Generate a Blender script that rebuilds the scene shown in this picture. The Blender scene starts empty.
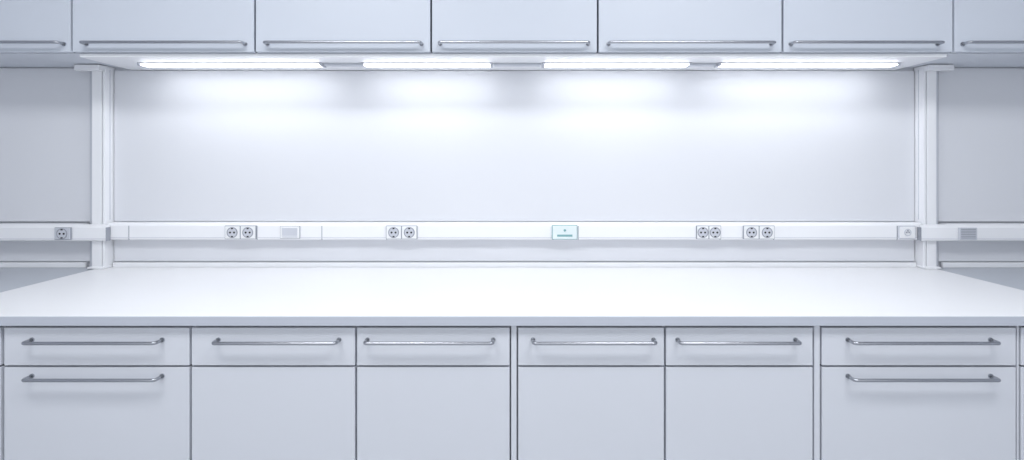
import bpy, bmesh, math
from mathutils import Vector, Matrix
scene = bpy.context.scene
try:
    scene.view_settings.view_transform = 'Standard'
    scene.view_settings.look = 'None'
except Exception: pass

# ---------------------------------------------------------------- materials
def mat(name, col, rough=0.5, metal=0.0, var=0.02, scale=6.0, emit=0.0, stretch=None):
    m = bpy.data.materials.new(name); m.use_nodes = True
    nt = m.node_tree; N = nt.nodes; L = nt.links
    b = N['Principled BSDF']
    b.inputs['Roughness'].default_value = rough
    b.inputs['Metallic'].default_value = metal
    tc = N.new('ShaderNodeTexCoord'); mp = N.new('ShaderNodeMapping')
    L.new(tc.outputs['Object'], mp.inputs['Vector'])
    if stretch: mp.inputs['Scale'].default_value = stretch
    nz = N.new('ShaderNodeTexNoise'); nz.inputs['Scale'].default_value = scale
    nz.inputs['Detail'].default_value = 1
    L.new(mp.outputs['Vector'], nz.inputs['Vector'])
    rp = N.new('ShaderNodeValToRGB')
    rp.color_ramp.elements[0].position = 0.2; rp.color_ramp.elements[1].position = 0.8
    rp.color_ramp.elements[0].color = (*[c*(1-var) for c in col], 1)
    rp.color_ramp.elements[1].color = (*[min(1, c*(1+var)) for c in col], 1)
    L.new(nz.outputs['Fac'], rp.inputs['Fac'])
    L.new(rp.outputs['Color'], b.inputs['Base Color'])
    if emit > 0:
        b.inputs['Emission Color'].default_value = (0.97, 0.985, 1.0, 1)
        b.inputs['Emission Strength'].default_value = emit
    return m

M = dict(
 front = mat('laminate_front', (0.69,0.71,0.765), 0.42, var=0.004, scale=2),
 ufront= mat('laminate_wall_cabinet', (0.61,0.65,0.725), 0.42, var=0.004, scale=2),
 carc  = mat('laminate_carcass', (0.64,0.67,0.73), 0.5),
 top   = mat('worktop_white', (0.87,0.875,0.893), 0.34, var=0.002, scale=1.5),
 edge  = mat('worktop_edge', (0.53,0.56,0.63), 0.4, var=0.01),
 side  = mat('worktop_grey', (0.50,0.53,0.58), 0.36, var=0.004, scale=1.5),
 wall  = mat('wall_paint', (0.66,0.68,0.73), 0.7, var=0.01),
 panel = mat('wall_panel_white', (0.715,0.73,0.775), 0.6, var=0.006, scale=1.5),
 alu   = mat('white_profile', (0.86,0.87,0.90), 0.4, var=0.004),
 metal = mat('brushed_steel', (0.46,0.475,0.51), 0.27, metal=1.0, var=0.06, scale=20, stretch=(1,40,40)),
 dark  = mat('shadow_gap', (0.035,0.045,0.07), 0.8),
 plast = mat('socket_plastic', (0.84,0.85,0.87), 0.35, var=0.005),
 grey  = mat('socket_grey', (0.33,0.35,0.40), 0.45),
 lgrey = mat('plate_grey', (0.58,0.60,0.66), 0.45),
 hole  = mat('socket_hole', (0.02,0.02,0.025), 0.6),
 teal  = mat('teal_label', (0.20,0.40,0.42), 0.4),
 pteal = mat('pale_teal_plate', (0.74,0.82,0.84), 0.4, var=0.01),
 glow  = mat('lamp_diffuser', (0.9,0.95,1.0), 0.4, emit=10.0),
 cglow = mat('ceiling_diffuser', (0.9,0.95,1.0), 0.4, emit=2.0),
 floor = mat('vinyl_floor', (0.50,0.52,0.55), 0.45, var=0.08, scale=30),
 ceil  = mat('ceiling_paint', (0.82,0.83,0.86), 0.8),
)

class B:
    """mesh builder: several bevelled parts, one mesh object"""
    def __init__(s, name): s.name=name; s.bm=bmesh.new(); s.mats=[]
    def mi(s, k):
        if k not in s.mats: s.mats.append(k)
        return s.mats.index(k)
    def merge(s, t, k, smooth=False):
        i=s.mi(k)
        for f in t.faces: f.material_index=i; f.smooth=smooth
        me=bpy.data.meshes.new('t'); t.to_mesh(me); t.free(); s.bm.from_mesh(me); bpy.data.meshes.remove(me)
    def box(s, x0,x1,y0,y1,z0,z1, k, bev=0.0):
        t=bmesh.new(); bmesh.ops.create_cube(t,size=1)
        for v in t.verts:
            v.co=Vector(((x0+x1)/2+v.co.x*(x1-x0),(y0+y1)/2+v.co.y*(y1-y0),(z0+z1)/2+v.co.z*(z1-z0)))
        if bev>0: bmesh.ops.bevel(t,geom=list(t.edges),offset=bev,segments=2,profile=0.5,affect='EDGES')
        s.merge(t,k)
    def cyl(s, c, r, h, axis, k, seg=24):
        t=bmesh.new(); bmesh.ops.create_cone(t,cap_ends=True,segments=seg,radius1=r,radius2=r,depth=h)
        R={'x':Matrix.Rotation(math.pi/2,4,'Y'),'y':Matrix.Rotation(math.pi/2,4,'X'),'z':Matrix()}[axis]
        bmesh.ops.transform(t,matrix=Matrix.Translation(c)@R,verts=t.verts)
        s.merge(t,k)
    def ring(s, c, R, r, k, seg=32, n=8):
        t=bmesh.new(); rows=[]
        for i in range(seg):
            a=2*math.pi*i/seg; row=[]
            for j in range(n):
                b=2*math.pi*j/n; q=R+r*math.cos(b)
                row.append(t.verts.new((c[0]+q*math.cos(a), c[1]+r*math.sin(b), c[2]+q*math.sin(a))))
            rows.append(row)
        for i in range(seg):
            for j in range(n):
                t.faces.new((rows[i][j],rows[(i+1)%seg][j],rows[(i+1)%seg][(j+1)%n],rows[i][(j+1)%n]))
        bmesh.ops.recalc_face_normals(t,faces=t.faces); s.merge(t,k,True)
    def prism(s, pts, x0, x1, k):
        """extrude a (y,z) profile along x"""
        t=bmesh.new()
        a=[t.verts.new((x0,p[0],p[1])) for p in pts]; b=[t.verts.new((x1,p[0],p[1])) for p in pts]
        n=len(pts); t.faces.new(a); t.faces.new(b[::-1])
        for i in range(n): t.faces.new((a[i],b[i],b[(i+1)%n],a[(i+1)%n]))
        bmesh.ops.recalc_face_normals(t,faces=t.faces); s.merge(t,k)
    def tube(s, pts, r, k, n=12):
        """sweep in the horizontal (xy) plane"""
        t=bmesh.new(); rows=[]
        P=[Vector(p) for p in pts]
        for i,p in enumerate(P):
            d=(P[min(i+1,len(P)-1)]-P[max(i-1,0)]).normalized()
            u=Vector((0,0,1)); w=d.cross(u).normalized()
            rows.append([t.verts.new(p+u*r*math.sin(2*math.pi*j/n)+w*r*math.cos(2*math.pi*j/n)) for j in range(n)])
        for i in range(len(P)-1):
            for j in range(n):
                t.faces.new((rows[i][j],rows[i+1][j],rows[i+1][(j+1)%n],rows[i][(j+1)%n]))
        t.faces.new(rows[0]); t.faces.new(rows[-1][::-1])
        bmesh.ops.recalc_face_normals(t,faces=t.faces); s.merge(t,k,True)
    def handle(s, x0, x1, yf, z, r=0.0056, out=0.035):
        """bow handle with bent ends standing off a front at y=yf"""
        R=0.010; pts=[(x0,yf,z),(x0,yf-out+R,z)]
        for i in range(1,6):
            a=math.pi/2*i/5; pts.append((x0+R-R*math.cos(a), yf-out+R-R*math.sin(a), z))
        pts.append(((x0+x1)/2,yf-out,z))
        for i in range(0,6):
            a=math.pi/2*i/5; pts.append((x1-R+R*math.sin(a), yf-out+R-R*math.cos(a), z))
        pts.append((x1,yf,z))
        s.tube(pts,r,'metal')
        for x in (x0,x1): s.cyl((x,yf-0.002,z),r*1.4,0.004,'y','metal',16)
    def done(s):
        xs=[v.co for v in s.bm.verts]
        c=Vector([(min(p[i] for p in xs)+max(p[i] for p in xs))/2 for i in range(3)])
        for v in s.bm.verts: v.co-=c
        me=bpy.data.meshes.new(s.name); s.bm.to_mesh(me); s.bm.free()
        for k in s.mats: me.materials.append(M[k])
        o=bpy.data.objects.new(s.name,me); o.location=c; scene.collection.objects.link(o)
        return o

def simple(name,*a,bev=0.0):
    b=B(name); b.box(*a,bev=bev); return b.done()

# ---------------------------------------------------------------- room shell
W=3.4; H=3.0; YB=-5.0
simple('floor',-W,W,YB,0.1,-0.1,0,'floor')
simple('ceiling',-W,W,YB,0.1,H,H+0.1,'ceil')
simple('wall_back',-W,W,0,0.1,0,H,'wall')
simple('wall_left',-W-0.1,-W,YB,0.1,0,H,'wall')
simple('wall_right',W,W+0.1,YB,0.1,0,H,'wall')

# ---------------------------------------------------------------- wall panels between the posts
ZC=0.90
def wpanel(x0,x1,z0,z1):
    b=B('wall_panel'); b.box(x0,x1,-0.012,-0.0005,z0,z1,'panel',0.0015)
    b.done()
wpanel(-1.936,1.948,1.119,1.851)
wpanel(-3.39,-2.054,1.119,1.862)
wpanel(2.066,3.39,1.119,1.862)
wpanel(-1.936,1.948,0.925,1.034)
wpanel(-3.39,-2.054,0.925,1.034)
wpanel(2.066,3.39,0.925,1.034)

# ---------------------------------------------------------------- posts
for sx in (-1,1):
    xo,xi=(-2.003,-1.940) if sx<0 else (2.014,1.952)
    b=B('support_post')
    def bx(a,c,y0,y1,z0,z1,k,bev=0.002): b.box(min(a,c),max(a,c),y0,y1,z0,z1,k,bev)
    s=-sx
    bx(xo,xi,-0.052,-0.001,ZC+0.001,1.866,'alu')
    bx(xo,xi-s*0.016,-0.061,-0.050,ZC+0.001,1.866,'alu')
    bx(xi-s*0.012,xi,-0.061,-0.050,ZC+0.001,1.866,'alu')
    bx(xi-s*0.0165,xi-s*0.0115,-0.054,-0.050,ZC+0.012,1.85,'grey',0)
    bx(xi-s*0.001,xi+s*0.0006,-0.034,-0.030,1.13,1.85,'lgrey',0)
    bx(xo-s*0.045,xo-s*0.001,-0.020,-0.001,ZC+0.001,1.862,'lgrey')
    bx(xo-s*0.012,xi+s*0.004,-0.075,-0.001,ZC+0.0008,ZC+0.010,'alu')
    bx(xo-s*0.055,xi,-0.095,-0.062,1.838,1.864,'alu')
    b.done()

# ---------------------------------------------------------------- cable trunking
def prof(yb,yf,z0,z1): return [(yb,z0),(yf+0.006,z0),(yf,z0+0.005),(yf,z1-0.014),(yf+0.012,z1),(yb,z1)]
b=B('cable_trunking'); x0,x1,yf,z0,z1=-1.936,1.948,-0.06,1.036,1.117
b.prism(prof(-0.013,yf,z0,z1),x0,x1,'alu')
b.box(x0,x1,yf-0.001,yf+0.001,z0+0.010,z0+0.0125,'lgrey')
for j in [-1.827,-1.217,-0.909,-0.60,0.19,0.31,0.985,1.24,1.827]:
    b.box(j-0.0016,j+0.0016,yf-0.0008,yf+0.002,z0+0.001,z1-0.013,'grey')
b.done()
for sx in (-1,1):
    b=B('cable_trunking'); z0,z1=1.034,1.111; yf=-0.085
    def X(a,c): return (a,c) if sx<0 else (-c+0.008,-a+0.005)
    a,c=X(-3.39,-2.056); b.prism(prof(-0.013,-0.06,z0,z1),a,c,'alu')
    a,c=X(-3.39,-1.915); b.prism(prof(-0.063,yf,z0,z1),a,c,'alu')
    b.box(a,c,yf-0.001,yf+0.001,z0+0.010,z0+0.0125,'lgrey')
    p,q=X(-1.9165,-1.9125); b.box(p,q,yf-0.0006,-0.0625,z0+0.001,z1-0.012,'grey')
    p,q=X(-2.602,-2.600); b.box(p,q,yf-0.001,yf+0.002,z0+0.001,z1-0.013,'grey')
    b.done()

def socket(xc,n,zc=1.0735,yf=-0.0612,w=0.074,h=0.064,face='plast'):
    b=B('power_socket')
    W2=w*n/2
    b.box(xc-W2,xc+W2,yf-0.008,yf,zc-h/2,zc+h/2,'grey',0.001)
    for i in range(n):
        x=xc-W2+w*(i+0.5)
        b.box(x-w/2+0.0025,x+w/2-0.0025,yf-0.011,yf-0.004,zc-h/2+0.0025,zc+h/2-0.0025,face,0.002)
        b.cyl((x,yf-0.0112,zc),0.0225,0.001,'y','lgrey',32)
        b.ring((x,yf-0.0112,zc),0.0235,0.0024,'grey')
        for dx in (-0.0095,0.0095): b.cyl((x+dx,yf-0.0122,zc),0.0048,0.001,'y','hole',14)
        for dz in (-0.019,0.019): b.box(x-0.0045,x+0.0045,yf-0.0135,yf-0.011,zc+dz-0.003,zc+dz+0.003,'hole')
    b.done()
socket(-1.292,2); socket(-0.528,2)
socket(0.928,2,w=0.058); socket(1.166,2)
socket(-2.112,1,yf=-0.0862,zc=1.071,w=0.076,h=0.058,face='lgrey')

b=B('blanking_plate'); xc=-1.058; yf=-0.0612; zc=1.0735
b.box(xc-0.047,xc+0.047,yf-0.006,yf,zc-0.030,zc+0.030,'grey',0.002)
b.box(xc-0.045,xc+0.045,yf-0.008,yf-0.002,zc-0.028,zc+0.028,'plast',0.002)
b.box(xc-0.036,xc+0.036,yf-0.0095,yf-0.007,zc-0.016,zc+0.021,'lgrey',0.001)
b.box(xc-0.036,xc+0.036,yf-0.0095,yf-0.007,zc-0.024,zc-0.019,'lgrey',0.001)
b.done()
b=B('ventilation_grille'); xc=2.135; yf=-0.0862; zc=1.071
b.box(xc-0.042,xc+0.042,yf-0.008,yf,zc-0.028,zc+0.028,'lgrey',0.002)
for i in range(6):
    z=zc-0.020+i*0.008
    b.box(xc-0.034,xc+0.034,yf-0.009,yf-0.007,z-0.002,z+0.002,'grey')
b.done()

b=B('network_outlet'); xc=0.245; yf=-0.0612; zc=1.074
b.box(xc-0.060,xc+0.060,yf-0.010,yf,zc-0.034,zc+0.034,'teal',0.002)
b.box(xc-0.0575,xc+0.0575,yf-0.012,yf-0.004,zc-0.0315,zc+0.0315,'pteal',0.002)
b.box(xc-0.036,xc+0.036,yf-0.0135,yf-0.011,zc-0.020,zc-0.010,'teal',0.001)
b.cyl((xc,yf-0.013,zc+0.010),0.006,0.003,'y','teal',16)
b.done()

b=B('round_socket'); xc=1.868; yf=-0.0612; zc=1.074
b.box(xc-0.040,xc+0.040,yf-0.009,yf,zc-0.031,zc+0.031,'lgrey',0.002)
b.box(xc-0.036,xc+0.036,yf-0.011,yf-0.004,zc-0.027,zc+0.027,'plast',0.002)
b.ring((xc,yf-0.0112,zc),0.015,0.0022,'lgrey')
for dx,dz in ((-0.006,0),(0.006,0),(0,0.008)): b.cyl((xc+dx,yf-0.0122,zc+dz),0.0038,0.002,'y','grey',14)
b.done()

# ---------------------------------------------------------------- worktops
TH=0.033
b=B('worktop'); XL,XR=-1.985,2.01
b.box(XL,XR,-0.798,-0.001,ZC-TH,ZC,'top',0.003)
b.box(XL+0.001,XR-0.001,-0.8005,-0.797,ZC-TH+0.001,ZC-0.0015,'edge',0.001)
b.box(XL+0.052,XR-0.062,-0.026,-0.0125,ZC,ZC+0.022,'alu',0.003)
b.done()
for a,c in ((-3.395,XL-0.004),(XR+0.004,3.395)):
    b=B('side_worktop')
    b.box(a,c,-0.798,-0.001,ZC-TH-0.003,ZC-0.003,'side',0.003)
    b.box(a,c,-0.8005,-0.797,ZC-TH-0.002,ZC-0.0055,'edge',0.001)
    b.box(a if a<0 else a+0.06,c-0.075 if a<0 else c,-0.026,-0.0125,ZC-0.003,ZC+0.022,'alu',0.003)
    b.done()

# ---------------------------------------------------------------- base cabinets
YF=-0.78; ZT=0.855; ZD=0.7308; ZD2=0.7242; ZB=0.13
def base(x0,x1,hx=None,low=False):
    b=B('base_cabinet')
    b.box(x0,x1,YF+0.022,-0.02,ZB-0.01,ZC-TH-0.004,'dark')
    b.box(x0,x0+0.004,YF+0.02,-0.018,ZB-0.01,ZC-TH-0.004,'carc')
    b.box(x1-0.004,x1,YF+0.02,-0.018,ZB-0.01,ZC-TH-0.004,'carc')
    b.box(x0,x1,YF+0.07,-0.05,0.001,ZB-0.01,'carc')
    b.box(x0+0.003,x1-0.003,YF,YF+0.019,ZD,ZT,'front',0.0015)
    b.box(x0+0.003,x1-0.003,YF,YF+0.019,ZB,ZD2,'front',0.0015)
    if hx is None: hx=(x0+0.09,x1-0.09)
    b.handle(hx[0],hx[1],YF,0.816)
    if low: b.handle(hx[0],hx[1],YF,0.6965)
    b.done()
base(-1.684,-1.0665,(-1.588,-1.158),True)
base(-1.0645,-0.5195,(-0.973,-0.574))
base(-0.5180,-0.0085,(-0.481,-0.065))
base(0.0145,0.5015,(0.066,0.464))
base(0.5030,0.9930,(0.543,0.932))
base(1.0180,1.6642,(1.105,1.576),True)
base(-2.29,-1.690); base(-2.89,-2.292); base(-3.39,-2.892)
base(1.676,2.276); base(2.278,2.878); base(2.880,3.39)
def filler(x0,x1):
    b=B('cabinet_side_panel'); b.box(x0,x1,YF+0.002,-0.02,0.001,ZC-TH-0.004,'front',0.001); b.done()
filler(-0.0060,0.0120); filler(0.9965,1.0150); filler(1.6672,1.6730)

# ---------------------------------------------------------------- wall cabinets
UF=-0.324; UB=1.868; UT=2.62
def upper(x0,x1,hx):
    b=B('wall_cabinet')
    b.box(x0,x1,UF+0.022,-0.001,UB,UT,'carc')
    b.box(x0+0.001,x1-0.001,UF+0.019,UF+0.022,UB+0.004,UT-0.002,'dark')
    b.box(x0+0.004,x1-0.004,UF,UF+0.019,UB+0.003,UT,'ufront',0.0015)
    b.handle(hx[0],hx[1],UF,1.9036,r=0.0064)
    b.done()
edges=[-3.39,-2.62,-1.865,-1.0905,-0.346,0.3585,1.139,1.861,2.62,3.39]
hs=[(-3.3,-2.7),(-2.54,-1.895),(-1.80,-1.130),(-1.036,-0.386),(-0.308,0.3166),(0.403,1.090),(1.172,1.791),(1.897,2.54),(2.7,3.3)]
for i in range(9): upper(edges[i]+0.0003,edges[i+1]-0.0003,hs[i])
b=B('light_pelmet')
b.box(-1.848,1.850,-0.305,-0.013,1.853,1.8675,'alu',0.002)
b.done()

# ---------------------------------------------------------------- under-cabinet lights
for x0,x1 in ((-1.670,-0.872),(-0.668,-0.1050),(0.145,0.788),(0.938,1.725)):
    b=B('under_cabinet_light')
    b.box(x0-0.003,x1+0.003,-0.196,-0.140,1.847,1.8529,'alu',0.002)
    b.box(x0,x1,-0.193,-0.143,1.841,1.8472,'glow',0.002)
    b.box(x0-0.014,x0-0.001,-0.198,-0.138,1.839,1.8529,'lgrey',0.002)
    b.box(x1+0.001,x1+0.014,-0.198,-0.138,1.839,1.8529,'lgrey',0.002)
    b.done()
for xa,xb in ((-0.852,-0.686),(-0.086,0.126),(0.806,0.920)):
    b=B('lamp_connector'); b.box(xa,xb,-0.183,-0.153,1.842,1.8529,'lgrey',0.003); b.done()

# ---------------------------------------------------------------- ceiling lights
for x in (-1.0,1.0):
    b=B('ceiling_light')
    b.box(x-0.63,x+0.63,-2.25,-1.55,H-0.05,H-0.001,'alu',0.004)
    b.box(x-0.6,x+0.6,-2.22,-1.58,H-0.056,H-0.049,'cglow')
    o=b.done()
    ld=bpy.data.lights.new('lamp','AREA'); ld.shape='RECTANGLE'; ld.size=1.18; ld.size_y=0.62
    ld.energy=26; ld.color=(0.97,0.985,1.0)
    lo=bpy.data.objects.new('lamp',ld); scene.collection.objects.link(lo); lo.parent=o
    lo.location=(0,0,-0.032)

# ---------------------------------------------------------------- world
w=bpy.data.worlds.new('World'); scene.world=w; w.use_nodes=True
w.node_tree.nodes['Background'].inputs[0].default_value=(0.935,0.965,1.0,1)
w.node_tree.nodes['Background'].inputs[1].default_value=1.12

# ---------------------------------------------------------------- camera
cd=bpy.data.cameras.new('camera'); cam=bpy.data.objects.new('camera',cd); scene.collection.objects.link(cam)
cam.location=(0,-2.416,1.393); cam.rotation_euler=(math.pi/2,0,0)
cd.sensor_width=36; cd.lens=495.3/1024*36; cd.shift_y=-65/1024; cd.shift_x=-1/1024
cd.clip_start=0.05
scene.camera=cam
